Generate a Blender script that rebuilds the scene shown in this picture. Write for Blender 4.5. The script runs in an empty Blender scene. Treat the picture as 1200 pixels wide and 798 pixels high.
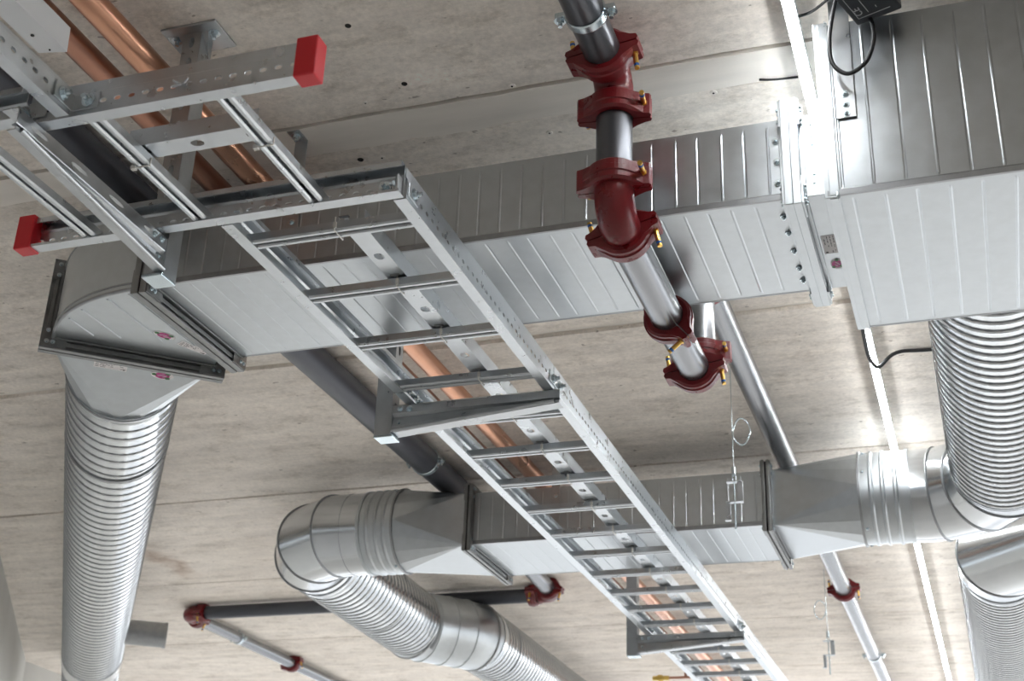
import bpy, bmesh, math, random
from mathutils import Vector, Matrix
random.seed(4)
S = bpy.context.scene
COL = S.collection
CH = 1.65            # eye height above the floor; coordinates below are relative to the eye
PI = math.pi

# ------------------------------------------------------------------ camera
cam_d = bpy.data.cameras.new('camera')
cam = bpy.data.objects.new('camera', cam_d)
COL.objects.link(cam)
cam_d.sensor_fit = 'HORIZONTAL'
cam_d.sensor_width = 36.0
cam_d.lens = 1603.0 / 1200.0 * 36.0
rt = Vector((0.9467, 0.3204, 0.0338)); dn = Vector((-0.1069, 0.4114, -0.9051)); fw = Vector((-0.3039, 0.8533, 0.4238))
cam.matrix_world = Matrix(((rt.x, -dn.x, -fw.x, 0), (rt.y, -dn.y, -fw.y, 0), (rt.z, -dn.z, -fw.z, CH), (0, 0, 0, 1)))
cam_d.clip_start = 0.05
cam_d.dof.use_dof = True
cam_d.dof.focus_distance = 3.0
cam_d.dof.aperture_fstop = 7.0
S.camera = cam

# ------------------------------------------------------------------ world, exposure
w = bpy.data.worlds.new('daylight'); S.world = w; w.use_nodes = True
bg = w.node_tree.nodes['Background']
bg.inputs[0].default_value = (0.93, 0.96, 1.0, 1)
bg.inputs[1].default_value = 2.6
S.view_settings.view_transform = 'Standard'
S.view_settings.look = 'None'
S.view_settings.exposure = 0.95
S.view_settings.gamma = 1.0
S.view_settings.use_curve_mapping = False
LED_STRENGTH = 30.0

# ------------------------------------------------------------------ materials
def new_mat(name):
    m = bpy.data.materials.new(name); m.use_nodes = True
    nt = m.node_tree
    return m, nt, nt.nodes['Principled BSDF']
def pbr(name, col, rough=0.5, metal=0.0, var=0.0, scale=20.0, rvar=0.0, bump=0.0, bscale=200.0, stretch=(1, 1, 1)):
    m, nt, b = new_mat(name)
    b.inputs['Base Color'].default_value = (*col, 1); b.inputs['Roughness'].default_value = rough
    b.inputs['Metallic'].default_value = metal
    if var or rvar or bump:
        g = nt.nodes.new('ShaderNodeNewGeometry'); mp = nt.nodes.new('ShaderNodeMapping')
        mp.inputs['Scale'].default_value = stretch
        nt.links.new(g.outputs['Position'], mp.inputs['Vector'])
        n = nt.nodes.new('ShaderNodeTexNoise'); n.inputs['Scale'].default_value = scale; n.inputs['Detail'].default_value = 5
        nt.links.new(mp.outputs[0], n.inputs['Vector'])
        if var:
            r = nt.nodes.new('ShaderNodeValToRGB')
            r.color_ramp.elements[0].position = 0.3; r.color_ramp.elements[1].position = 0.7
            r.color_ramp.elements[0].color = (*[c * (1 - var) for c in col], 1)
            r.color_ramp.elements[1].color = (*[min(1, c * (1 + var)) for c in col], 1)
            nt.links.new(n.outputs['Fac'], r.inputs['Fac']); nt.links.new(r.outputs[0], b.inputs['Base Color'])
        if rvar:
            q = nt.nodes.new('ShaderNodeMapRange'); q.inputs['To Min'].default_value = rough - rvar; q.inputs['To Max'].default_value = rough + rvar
            q.inputs['From Min'].default_value = .3; q.inputs['From Max'].default_value = .7
            nt.links.new(n.outputs['Fac'], q.inputs['Value']); nt.links.new(q.outputs[0], b.inputs['Roughness'])
        if bump:
            n2 = nt.nodes.new('ShaderNodeTexNoise'); n2.inputs['Scale'].default_value = bscale; n2.inputs['Detail'].default_value = 3
            nt.links.new(mp.outputs[0], n2.inputs['Vector'])
            bp = nt.nodes.new('ShaderNodeBump'); bp.inputs['Strength'].default_value = bump; bp.inputs['Distance'].default_value = .002
            nt.links.new(n2.outputs['Fac'], bp.inputs['Height']); nt.links.new(bp.outputs[0], b.inputs['Normal'])
    return m
def concrete(name, c0, c1, stain=False):
    m, nt, b = new_mat(name); N = nt.nodes; K = nt.links
    g = N.new('ShaderNodeNewGeometry')
    def noise(scale, stretch, det=6, rough=.6):
        mp = N.new('ShaderNodeMapping'); mp.inputs['Scale'].default_value = stretch
        K.new(g.outputs['Position'], mp.inputs['Vector'])
        n = N.new('ShaderNodeTexNoise'); n.inputs['Scale'].default_value = scale; n.inputs['Detail'].default_value = det; n.inputs['Roughness'].default_value = rough
        K.new(mp.outputs[0], n.inputs['Vector']); return n.outputs['Fac']
    def ramp(fac, p0, p1, a, bb):
        r = N.new('ShaderNodeValToRGB'); r.color_ramp.elements[0].position = p0; r.color_ramp.elements[1].position = p1
        r.color_ramp.elements[0].color = (*a, 1); r.color_ramp.elements[1].color = (*bb, 1); K.new(fac, r.inputs['Fac']); return r.outputs[0]
    def mix(fac, a, bb, mode='MIX'):
        x = N.new('ShaderNodeMix'); x.data_type = 'RGBA'; x.blend_type = mode
        if isinstance(fac, float): x.inputs[0].default_value = fac
        else: K.new(fac, x.inputs[0])
        K.new(a, x.inputs[6]); K.new(bb, x.inputs[7]); return x.outputs[2]
    big = ramp(noise(1.6, (.5, 1.6, 1)), .32, .68, c0, c1)
    streak = ramp(noise(6, (.45, 2.2, 1), 8, .65), .35, .65, (.84, .83, .82), (1.06, 1.05, 1.04))
    c = mix(.85, big, streak, 'MULTIPLY')
    blot = ramp(noise(11, (.75, 1.25, 1), 10, .78), .50, .68, (1, 1, 1), (.63, .60, .555))
    c = mix(.8, c, blot, 'MULTIPLY')
    fine = ramp(noise(90, (1, 1, 1), 3, .6), .3, .7, (.86, .86, .86), (1.1, 1.1, 1.1))
    c = mix(.8, c, fine, 'MULTIPLY')
    pit = ramp(noise(38, (.7, 1.2, 1), 2, .5), .72, .75, (1, 1, 1), (.42, .38, .35))
    c = mix(.8, c, pit, 'MULTIPLY')
    if stain:
        sx = N.new('ShaderNodeSeparateXYZ'); K.new(g.outputs['Position'], sx.inputs[0])
        nf = noise(5, (1, 1, 1), 4)
        def mth(op, a, v):
            x = N.new('ShaderNodeMath'); x.operation = op
            if hasattr(a, 'links'): K.new(a, x.inputs[0])
            if hasattr(v, 'links'): K.new(v, x.inputs[1])
            else: x.inputs[1].default_value = v
            return x.outputs[0]
        wob = mth('MULTIPLY_ADD', nf, .35); wob.node.inputs[2].default_value = 3.70 - .17
        d = mth('ABSOLUTE', mth('ADD', sx.outputs[0], wob), 0)
        f1 = N.new('ShaderNodeMapRange'); f1.inputs['From Min'].default_value = .09; f1.inputs['From Max'].default_value = .0; K.new(d, f1.inputs['Value'])
        e = mth('ABSOLUTE', mth('SUBTRACT', sx.outputs[1], 5.55), 0)
        f2 = N.new('ShaderNodeMapRange'); f2.inputs['From Min'].default_value = .36; f2.inputs['From Max'].default_value = .12; K.new(e, f2.inputs['Value'])
        f = mth('MULTIPLY', mth('MULTIPLY', f1.outputs[0], f2.outputs[0]), .55)
        rust = N.new('ShaderNodeRGB'); rust.outputs[0].default_value = (.30, .15, .06, 1)
        c = mix(f, c, rust.outputs[0])
    K.new(c, b.inputs['Base Color']); b.inputs['Roughness'].default_value = .85
    bp = N.new('ShaderNodeBump'); bp.inputs['Strength'].default_value = .35; bp.inputs['Distance'].default_value = .004
    K.new(noise(45, (.8, 1.2, 1), 6, .7), bp.inputs['Height']); K.new(bp.outputs[0], b.inputs['Normal'])
    return m
M = {}
M['concrete'] = concrete('ceiling_concrete', (.84, .775, .70), (.96, .895, .82), True)
M['grout'] = pbr('joint_grout', (.86, .805, .735), .9, 0, .1, 6, bump=.4, bscale=60, stretch=(.4, 2, 1))
M['joint'] = pbr('joint_dark', (.17, .15, .13), .95, 0, .25, 30)
M['floor'] = pbr('floor_screed', (.72, .71, .69), .5, 0, .08, 1.5)
M['wall'] = pbr('wall_paint', (.52, .51, .48), .8, 0, .05, 3)
M['wall_dark'] = pbr('dark_blockwork', (.68, .67, .65), .9, 0, .05, 3)  # for the unseen walls added to block light around the eye
M['asphalt'] = pbr('yard_asphalt', (.26, .26, .26), .9, 0, .1, 2)  # dark tone for the added outside ground, keeps its reflection dim
M['duct'] = pbr('galvanised_sheet', (.49, .52, .54), .35, 1, .05, 34, .05, .05, 260)
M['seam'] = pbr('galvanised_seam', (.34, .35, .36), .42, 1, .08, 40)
M['flange'] = pbr('flange_steel', (.26, .265, .265), .42, 1, .1, 40)
M['spiral'] = pbr('spiral_steel', (.56, .585, .60), .2, 1, .03, 12, .03)
M['smooth'] = pbr('pressed_steel', (.58, .605, .625), .18, 1, .03, 14, .03)
M['ladder'] = pbr('ladder_zinc', (.56, .59, .615), .31, 1, .05, 30, .05)
M['bracket'] = pbr('bracket_zinc', (.49, .51, .525), .32, 1, .08, 25, .06)
M['bolt'] = pbr('bolt_zinc', (.60, .68, .72), .25, 1)
M['brass'] = pbr('yellow_zinc', (.78, .50, .13), .3, 1)
M['blue'] = pbr('blue_patch', (.03, .14, .45), .5)
M['red'] = pbr('red_enamel', (.155, .007, .010), .3, 0, .12, 30, .04, .15, 120)
M['cap'] = pbr('red_plastic', (.62, .008, .018), .35)
M['pipe'] = pbr('pipe_steel', (.25, .258, .27), .27, .9)
M['pipe_dark'] = pbr('dark_pipe_steel', (.115, .118, .13), .3, .75)  # same steel as the other pipe lengths, shade put into the colour
M['dark'] = pbr('dark_painted_pipe', (.075, .08, .095), .38, .4)
M['copper'] = pbr('copper', (.60, .32, .21), .3, 1, .1, 7, .06, stretch=(1, .3, 1))
M['copper2'] = pbr('dull_copper', (.43, .225, .16), .36, 1, .1, 7, .06, stretch=(1, .3, 1))
M['white'] = pbr('white_enamel', (.86, .87, .88), .4)
M['rubber'] = pbr('black_rubber', (.012, .012, .013), .5)
M['box'] = pbr('dark_plastic', (.045, .048, .055), .5, 0, .05, 200)
M['print'] = pbr('white_print', (.55, .56, .58), .6)
M['tie'] = pbr('cable_tie_nylon', (.75, .73, .68), .5)
M['paper'] = pbr('sticker_paper', (.88, .84, .83), .6)
M['ink'] = pbr('sticker_ink', (.06, .05, .06), .6)
M['pink'] = pbr('sticker_pink', (.50, .03, .22), .5, 0, .35, 90)
M['pale'] = pbr('sticker_pale_pink', (.70, .45, .58), .5)
M['green'] = pbr('sticker_green', (.03, .16, .04), .5)
M['hole'] = pbr('drill_hole', (.02, .018, .016), .9)
M['valve'] = pbr('valve_brass', (.60, .42, .12), .35, 1)
mm, nt, bs = new_mat('led_diffuser')
bs.inputs['Base Color'].default_value = (.9, .9, .9, 1)
bs.inputs['Emission Color'].default_value = (.95, .98, 1, 1); bs.inputs['Emission Strength'].default_value = LED_STRENGTH
M['led'] = mm

# ------------------------------------------------------------------ mesh helpers
def V(*a): return Vector(a)
def frame(o, y, z=(0, 0, 1)):
    """matrix with local y along y, local z near z"""
    y = Vector(y).normalized(); z = Vector(z); x = y.cross(z).normalized(); z = x.cross(y)
    return Matrix(((x.x, y.x, z.x, o[0]), (x.y, y.y, z.y, o[1]), (x.z, y.z, z.z, o[2]), (0, 0, 0, 1)))
ID = Matrix.Identity(4)
class MB:
    def __init__(s): s.v = []; s.f = []; s.sm = []
    def add(s, vs, fs, smooth=False):
        k = len(s.v); s.v += [Vector(p) for p in vs]
        s.f += [tuple(i + k for i in f) for f in fs]; s.sm += [smooth] * len(fs); return s
    def box(s, c, d, m=ID):
        x, y, z = d[0] / 2, d[1] / 2, d[2] / 2; c = Vector(c)
        vs = [m @ (c + Vector((a * x, b * y, e * z))) for e in (-1, 1) for b in (-1, 1) for a in (-1, 1)]
        return s.add(vs, [(0, 2, 3, 1), (4, 5, 7, 6), (0, 1, 5, 4), (2, 6, 7, 3), (0, 4, 6, 2), (1, 3, 7, 5)])
    def sheet(s, prof, m, y0, y1, smooth=False):
        """open polyline in local xz swept along local y"""
        n = len(prof); vs = [m @ V(p[0], y, p[1]) for y in (y0, y1) for p in prof]
        return s.add(vs, [(i, i + 1, n + i + 1, n + i) for i in range(n - 1)], smooth)
    def prism(s, prof, m, y0, y1):
        n = len(prof); vs = [m @ V(p[0], y, p[1]) for y in (y0, y1) for p in prof]
        fs = [(i, (i + 1) % n, n + (i + 1) % n, n + i) for i in range(n)]
        s.add(vs, fs); return s.add(vs, [tuple(range(n)), tuple(range(2 * n - 1, n - 1, -1))])
    def lathe(s, prof, m, seg=32, smooth=True, caps=True):
        """prof = [(t, r)] about local y"""
        for j in range(len(prof) - 1):
            vs = []
            for (t, r) in (prof[j], prof[j + 1]):
                vs += [m @ V(r * math.cos(2 * PI * i / seg), t, r * math.sin(2 * PI * i / seg)) for i in range(seg)]
            s.add(vs, [(i, (i + 1) % seg, seg + (i + 1) % seg, seg + i) for i in range(seg)], smooth)
        if caps:
            for (t, r) in (prof[0], prof[-1]):
                if r > 1e-5:
                    s.add([m @ V(r * math.cos(2 * PI * i / seg), t, r * math.sin(2 * PI * i / seg)) for i in range(seg)], [tuple(range(seg))])
        return s
    def tube(s, path, r, seg=12, caps=True, smooth=True):
        P = [Vector(p) for p in path]; n = len(P)
        T = [(P[min(i + 1, n - 1)] - P[max(i - 1, 0)]).normalized() for i in range(n)]
        a = Vector((0, 0, 1)) if abs(T[0].z) < .9 else Vector((1, 0, 0))
        u = T[0].cross(a).normalized(); vs = []
        for i in range(n):
            if i:
                u = (u - T[i] * u.dot(T[i])).normalized()
            q = T[i].cross(u); rr = r[i] if isinstance(r, (list, tuple)) else r
            vs += [P[i] + (u * math.cos(2 * PI * k / seg) + q * math.sin(2 * PI * k / seg)) * rr for k in range(seg)]
        s.add(vs, [(i * seg + k, i * seg + (k + 1) % seg, (i + 1) * seg + (k + 1) % seg, (i + 1) * seg + k) for i in range(n - 1) for k in range(seg)], smooth)
        if caps:
            s.add(vs[:seg], [tuple(range(seg))]); s.add(vs[-seg:], [tuple(range(seg))])
        return s
    def holes(s, P, L, h, pitch, hl, hh, start=None, n8=8):
        """perforated strip: P(u,v) maps to world; u along 0..L, v 0..h; elongated holes every pitch"""
        n = max(1, int(round(L / pitch))); pw = L / n
        for k in range(n):
            u0, u1 = k * pw, (k + 1) * pw; uc = (u0 + u1) / 2; vc = h / 2
            outer = [(u1, vc), (u1, h), (uc, h), (u0, h), (u0, vc), (u0, 0), (uc, 0), (u1, 0)]
            inner = []
            for a in range(8):
                an = a * PI / 4; inner.append((uc + hl * math.copysign(abs(math.cos(an)) ** .7, math.cos(an)) if abs(math.cos(an)) > 1e-6 else uc,
                                               vc + hh * math.sin(an)))
            s.add([P(*q) for q in outer + inner], [(i, (i + 1) % 8, 8 + (i + 1) % 8, 8 + i) for i in range(8)])
        return s
    def mesh(s, name, mat, off=(0, 0, 0), merge=False, recalc=True):
        off = Vector(off); me = bpy.data.meshes.new(name)
        me.from_pydata([tuple(p - off) for p in s.v], [], s.f)
        me.polygons.foreach_set('use_smooth', s.sm)
        me.materials.append(M[mat])
        if merge or recalc:
            bm = bmesh.new(); bm.from_mesh(me)
            if merge: bmesh.ops.remove_doubles(bm, verts=bm.verts, dist=1e-5)
            if recalc: bmesh.ops.recalc_face_normals(bm, faces=bm.faces)
            bm.to_mesh(me); bm.free()
        me.update(); return me
    def build(s, name, mat, parent=None, solid=0, bevel=0, merge=False, at=None):
        """link as one mesh object; verts are in eye coordinates"""
        off = ROOT[parent.name] if parent else Vector(at if at is not None else (0, 0, 0))
        me = s.mesh(name, mat, off, merge or bool(solid) or bool(bevel))
        o = bpy.data.objects.new(name, me); COL.objects.link(o)
        if parent: o.parent = parent; ROOT[o.name] = off
        else: o.location = off; ROOT[o.name] = off
        if solid:
            q = o.modifiers.new('thickness', 'SOLIDIFY'); q.thickness = solid; q.offset = 0
        if bevel:
            q = o.modifiers.new('edges', 'BEVEL'); q.width = bevel; q.segments = 2; q.limit_method = 'ANGLE'; q.angle_limit = .7
        return o
ROOT = {}
def tag(o, label, cat, group=None):
    o['label'] = label; o['category'] = cat
    if group: o['group'] = group
    return o
def thing(name, label, cat, loc, group=None):
    o = bpy.data.objects.new(name, None); COL.objects.link(o); o.location = loc; o.empty_display_size = .05
    ROOT[o.name] = Vector(loc); tag(o, label, cat, group); return o
def inst(me, name, parent, m):
    o = bpy.data.objects.new(name, me); COL.objects.link(o); o.parent = parent
    o.matrix_local = Matrix.Translation(-ROOT[parent.name]) @ m; ROOT[o.name] = ROOT[parent.name]; return o
def struct(o): o['kind'] = 'structure'; return o

def hexbolt(r=.008, h=.006, stick=.008, mat='bolt', name='bolt'):
    b = MB()
    b.lathe([(0, r * 1.55), (.0016, r * 1.55)], ID, 20, False)
    b.lathe([(.0016, r), (.0016 + h, r)], ID, 6, False)
    b.lathe([(.0016 + h, r * .55), (.0016 + h + stick, r * .55)], ID, 12)
    return b.mesh(name, mat)
BOLT = hexbolt(); SMALL = hexbolt(.005, .004, .003); SCREW = hexbolt(.004, .003, .001)
TIE = MB().lathe([(-.002, .0), (-.002, .0035), (.002, .0035), (.002, 0)], ID, 8).mesh('tie', 'tie')

# ------------------------------------------------------------------ setting
HC = 1.778
JY = [-3.7, -2.5, -1.3, -.06, 1.14, 2.347, 3.565, 4.756, 5.94, 7.19, 8.39, 9.59, 10.8, 12.0]
GAP = {2.347: .012, 3.565: .04, 4.756: .018, 5.94: .01, 7.19: .012}
ceil = struct(MB().box((0, 4.15, HC + .14), (22, 15.7, .2)).build('ceiling', 'joint', at=(0, 4.15, HC + .04)))
for a, b in zip(JY[:-1], JY[1:]):
    ga = GAP.get(a, .01) / 2; gb = GAP.get(b, .01) / 2
    band = .115 if abs(a - 2.347) < .01 else 0
    q = MB(); n = 220; amp = .0028
    xs = [-9 + 18 * i / n for i in range(n + 1)]
    ya = [a + ga + (band if band else 0) + random.uniform(-amp, amp) for _ in xs]; yb = [b - gb + random.uniform(-amp, amp) for _ in xs]
    low = [(x, y, HC) for x, y in zip(xs, ya)] + [(x, y, HC) for x, y in zip(xs, yb)]
    up = [(x, y - .006, HC + .035) for x, y in zip(xs, ya)] + [(x, y + .006, HC + .035) for x, y in zip(xs, yb)]
    m1 = n + 1
    fs = [(i, i + 1, m1 + i + 1, m1 + i) for i in range(n)]
    fs += [(2 * m1 + i, 2 * m1 + i + 1, i + 1, i) for i in range(n)] + [(m1 + i, m1 + i + 1, 3 * m1 + i + 1, 3 * m1 + i) for i in range(n)]
    q.add(low + up, fs); q.build('plank', 'concrete', ceil)
    if band:
        q = MB(); yb2 = [a + ga + band + random.uniform(-.006, .006) for _ in xs]; ya2 = [a + ga + random.uniform(-amp, amp) for _ in xs]
        q.add([(x, y, HC - .0015) for x, y in zip(xs, ya2)] + [(x, y, HC - .0015) for x, y in zip(xs, yb2)] +
              [(x, y, HC + .03) for x, y in zip(xs, ya2)] + [(x, y + .01, HC + .03) for x, y in zip(xs, yb2)],
              [(i, i + 1, m1 + i + 1, m1 + i) for i in range(n)] + [(2 * m1 + i, 2 * m1 + i + 1, i + 1, i) for i in range(n)] +
              [(m1 + i, m1 + i + 1, 3 * m1 + i + 1, 3 * m1 + i) for i in range(n)])
        q.build('grout_band', 'grout', ceil)
    else:
        MB().box((0, a, HC + .022), (18, max(.02, 2 * ga + .01), .02)).build('joint_filler', 'grout' if ga > .015 else 'joint', ceil)
for (x, y, r) in [(-.852, 2.33, .009), (-.827, 2.527, .008), (-1.245, 2.519, .009), (-.435, 2.476, .009), (-1.19, 2.30, .006)]:
    p = MB().lathe([(0, r), (.002, r * .8), (.002, 0)], frame((x, y, HC - .0005), (0, 0, -1), (0, 1, 0)), 14, True, False).build('plaster_spot', 'grout', ceil)
    MB().lathe([(0, r * .28), (.0025, r * .28)], frame((x, y, HC - .001), (0, 0, -1), (0, 1, 0)), 8, False).build('drill_hole', 'hole', p)
for (x, y, r) in [(-1.112, 2.039, .007), (-1.078, 2.259, .007), (-1.30, 2.515, .008)]:
    MB().lathe([(0, r), (.0015, r * .9), (.0015, 0)], frame((x, y, HC), (0, 0, -1), (0, 1, 0)), 9, False).build('drill_hole', 'hole', ceil)
struct(MB().box((0, 4.15, -CH - .1), (22, 15.7, .2)).build('floor', 'floor', at=(0, 4.15, -CH - .2)))
struct(MB().box((0, 32, -CH - .12), (80, 40, .2)).build('ground', 'asphalt', at=(0, 32, -CH - .22)))  # unseen ground added to dim reflections in the far ducts
# wall on the left, running at an angle, and its return
wa = V(-2.9, 2.965, 0); wc = V(-5.93, 7.45, 0); wd = (wc - wa).normalized(); wn = V(wd.y, -wd.x, 0)
def wallbox(a, b, n, name, mat='wall'):
    q = MB(); a = Vector(a); b = Vector(b); o = -n * .2
    pts = [a, b, b + o, a + o]
    q.add([V(p.x, p.y, -CH) for p in pts] + [V(p.x, p.y, HC) for p in pts], [(0, 1, 2, 3), (4, 5, 6, 7), (0, 1, 5, 4), (1, 2, 6, 5), (2, 3, 7, 6), (3, 0, 4, 7)])
    return struct(q.build(name, mat, at=(a.x, a.y, -CH)))
w0 = wc - wd * 4.3
wallbox(w0, wc, wn, 'wall_left')
wallbox(wc, wc + V(-.25, 3.3, 0), V(1, 0, 0), 'wall_far')
wallbox(V(w0.x - .05, -3.6, 0), w0 + V(-.05, .1, 0), V(1, 0, 0), 'wall_near', 'wall_dark')  # unseen wall added to keep side light off the left ducts
wallbox(V(-3.5, -3.6, 0), V(7, -3.6, 0), V(0, 1, 0), 'wall_back', 'wall_dark')  # added out of view behind the eye so the near end stays darker
wallbox(V(7, -3.6, 0), V(7, 3.0, 0), V(-1, 0, 0), 'wall_right', 'wall_dark')  # unseen wall added so daylight enters mainly from the far half

# ------------------------------------------------------------------ rectangular ducts
def beaded(mb, P, L, h, pitch, amp=.0013, phase=0.):
    """sheet L x h with pressed stiffening beads across it; P(u,v,w)"""
    us = [(0, 0)]; k = 0; u = pitch * (.5 + phase)
    while u < L - .02:
        sgn = 1 if k % 2 else -1; wd_ = .0032
        us += [(u - wd_, 0), (u - wd_ * .35, sgn * amp), (u + wd_ * .35, sgn * amp), (u + wd_, 0)]; u += pitch; k += 1
    us.append((L, 0)); vs = [(0, 0), (.012, 0), (.022, 1), (h - .022, 1), (h - .012, 0), (h, 0)]
    nv = len(vs)
    mb.add([P(a, b, d * e) for (a, d) in us for (b, e) in vs], [(i * nv + j, i * nv + j + 1, (i + 1) * nv + j + 1, (i + 1) * nv + j) for i in range(len(us) - 1) for j in range(nv - 1)])
    return mb
def duct(name, label, x0, x1, y0, y1, z0, z1, group=None, pitch=.0485, seams=True):
    t = thing(name, label, 'duct', ((x0 + x1) / 2, (y0 + y1) / 2, z0), group); L = x1 - x0
    beaded(MB(), lambda u, v, d: V(x0 + u, y0 - d, z0 + v), L, z1 - z0, pitch).build('side_panel', 'duct', t)
    beaded(MB(), lambda u, v, d: V(x0 + u, y1 + d, z0 + v), L, z1 - z0, pitch).build('side_panel', 'duct', t)
    beaded(MB(), lambda u, v, d: V(x0 + u, y0 + v, z0 - d), L, y1 - y0, pitch, phase=.3).build('bottom_panel', 'duct', t)
    beaded(MB(), lambda u, v, d: V(x0 + u, y0 + v, z1 + d), L, y1 - y0, pitch).build('top_panel', 'duct', t)
    for (y, sg) in ((y0, -1), (y1, 1)):
        for (z, sz) in ((z0, 1),):
            q = MB(); q.prism([(-.0015, -.0005), (.0045, -.0005), (.0045, .011), (.002, .0145), (-.0015, .0145)], frame((0, y, z), (1, 0, 0), (0, 0, sz)) @ Matrix.Scale(1 if (sg * sz) < 0 else -1, 4, (1, 0, 0)), x0, x1)
            q.build('corner_seam', 'seam', t)
    return t
def flange(t, m, w, h, name='flange', dep=.03, th=.017, mat='flange', both=1):
    """four bars round a w x h opening; local y along the duct"""
    for (sx, sz) in ((0, 1), (0, -1), (1, 0), (-1, 0)):
        q = MB()
        if sx == 0:
            q.box((0, 0, sz * (h / 2 + dep / 2)), (w + 2 * dep, th * .35, dep), m)
            q.box((0, -th * .5, sz * (h / 2 + .003)), (w, th, .005), m)
            q.box((0, 0, sz * (h / 2 + dep - .002)), (w + 2 * dep, th, .0045), m)
            q.box((0, -th * .45, sz * (h / 2 + dep * .5)), (w - .05, .003, dep * .35), m)
        else:
            q.box((sx * (w / 2 + dep / 2), 0, 0), (dep, th * .35, h + 2 * dep), m)
            q.box((sx * (w / 2 + .003), -th * .5, 0), (.005, th, h), m)
            q.box((sx * (w / 2 + dep - .002), 0, 0), (.0045, th, h + 2 * dep), m)
            q.box((sx * (w / 2 + dep * .5), -th * .45, 0), (dep * .35, .003, h - .05), m)
        q.build('flange_bar', mat, t, bevel=.0012)
    for sx in (1, -1):
        for sz in (1, -1):
            q = MB(); d = dep * .92
            q.prism([(sx * w / 2 - sx * .035, sz * (h / 2 + .004)), (sx * (w / 2 + d), sz * (h / 2 + .004 - .038)), (sx * (w / 2 + d), sz * (h / 2 + d)), (sx * w / 2 - sx * .035, sz * (h / 2 + d))], m, -th * .5 - .004, -th * .5)
            c = q.build('corner_plate', mat, t)
            for (ax, az) in ((-.02, .5), (.5, .5), (.5, -.6)):
                inst(SCREW, 'screw', c, m @ frame((sx * (w / 2 + d * ax), -th * .5 - .004, sz * (h / 2 + d * az)), (0, -1, 0)))
def gasket(t, m, w, h):
    q = MB()
    for sz in (1, -1): q.box((0, 0, sz * (h / 2 + .012)), (w + .05, .006, .026), m)
    for sx in (1, -1): q.box((sx * (w / 2 + .012), 0, 0), (.026, .006, h + .05), m)
    q.build('gasket', 'rubber', t)
ZB, ZT = 1.44, 1.631; ZM = (ZB + ZT) / 2; DH = ZT - ZB
Y0, Y1 = 2.405, 2.815; DW = Y1 - Y0; YM = (Y0 + Y1) / 2
d1 = duct('rectangular_duct', 'long flat galvanised duct with pressed beads, directly above the first ladder rungs', -1.745, -.285, Y0, Y1, ZB, ZT)
flange(d1, frame((-1.757, YM, ZM), (-1, 0, 0)), DW, DH)
flange(d1, frame((-.275, YM, ZM), (1, 0, 0)), DW, DH, mat='duct')
for z in (1.48, 1.53, 1.58): inst(SMALL, 'screw', d1, frame((-.298, Y0 - .001, z), (0, -1, 0)))
for y in (2.47, 2.54, 2.62, 2.70, 2.76): inst(SMALL, 'screw', d1, frame((-.298, y, ZB - .001), (0, 0, -1), (0, 1, 0)))

# 50 degree rectangular elbow
TH = math.radians(50); RI = .03; C0 = V(-1.80, Y1 + RI, 0)
el = thing('duct_elbow', 'curved rectangular duct elbow with pink stickers beside the left end flange', 'duct elbow', (-1.95, 2.65, ZB))
flange(el, frame((-1.778, YM, ZM), (1, 0, 0)), DW, DH)
gasket(el, frame((-1.7675, YM, ZM), (1, 0, 0)), DW, DH)
NA = 18
def arc(r, k, z): a = TH * k / NA; return C0 + V(-math.sin(a) * r, -math.cos(a) * r, z)
RO = RI + DW
tan = V(-math.cos(TH), math.sin(TH), 0)
def strip_pts(r, z): return [V(-1.778, C0.y - r, z)] + [arc(r, k, z) for k in range(NA + 1)] + [arc(r, NA, z) + tan * .03]
for r, nm in ((RO, 'outer_panel'), (RI, 'inner_panel')):
    a = strip_pts(r, ZB); b = strip_pts(r, ZT); n = len(a)
    MB().add(a + b, [(i, i + 1, n + i + 1, n + i) for i in range(n - 1)], True).build(nm, 'duct', el)
for z, nm in ((ZB, 'bottom_panel'), (ZT, 'top_panel')):
    a = strip_pts(RO, z); b = strip_pts(RI, z); n = len(a)
    MB().add(a + b, [(i, i + 1, n + i + 1, n + i) for i in range(n - 1)]).build(nm, 'duct', el)
a = strip_pts(RO, ZB - .001); MB().tube(a, .005, 6).build('corner_seam', 'seam', el)
a = strip_pts(RO, ZB + .016); MB().tube(a, .003, 6).build('corner_seam', 'seam', el)
a = strip_pts(RO, ZT); MB().tube(a, .003, 6).build('corner_seam', 'seam', el)
for kx, ln in ((-1.83, .95), (-1.895, .80), (-1.99, .60), (-2.05, .4)):   # pressed beads parallel to the first flange
    ya = C0.y - math.sqrt(max(0, RO ** 2 - (kx - C0.x) ** 2)) + .02
    yb = ya + (Y1 - ya) * ln * .8
    if kx < -1.86: yb = min(yb, C0.y + (kx - C0.x) * -math.tan(TH - PI / 2) * 0 - abs(kx - C0.x) * .83 + .0)
    MB().tube([(kx, ya, ZB), (kx, yb, ZB)], .0028, 6).build('bead', 'duct', el)
fc = C0 + V(-math.sin(TH), -math.cos(TH), 0) * (RI + DW / 2) + tan * .042; fc.z = ZM
flange(el, frame(fc, tan), DW, DH)
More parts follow.
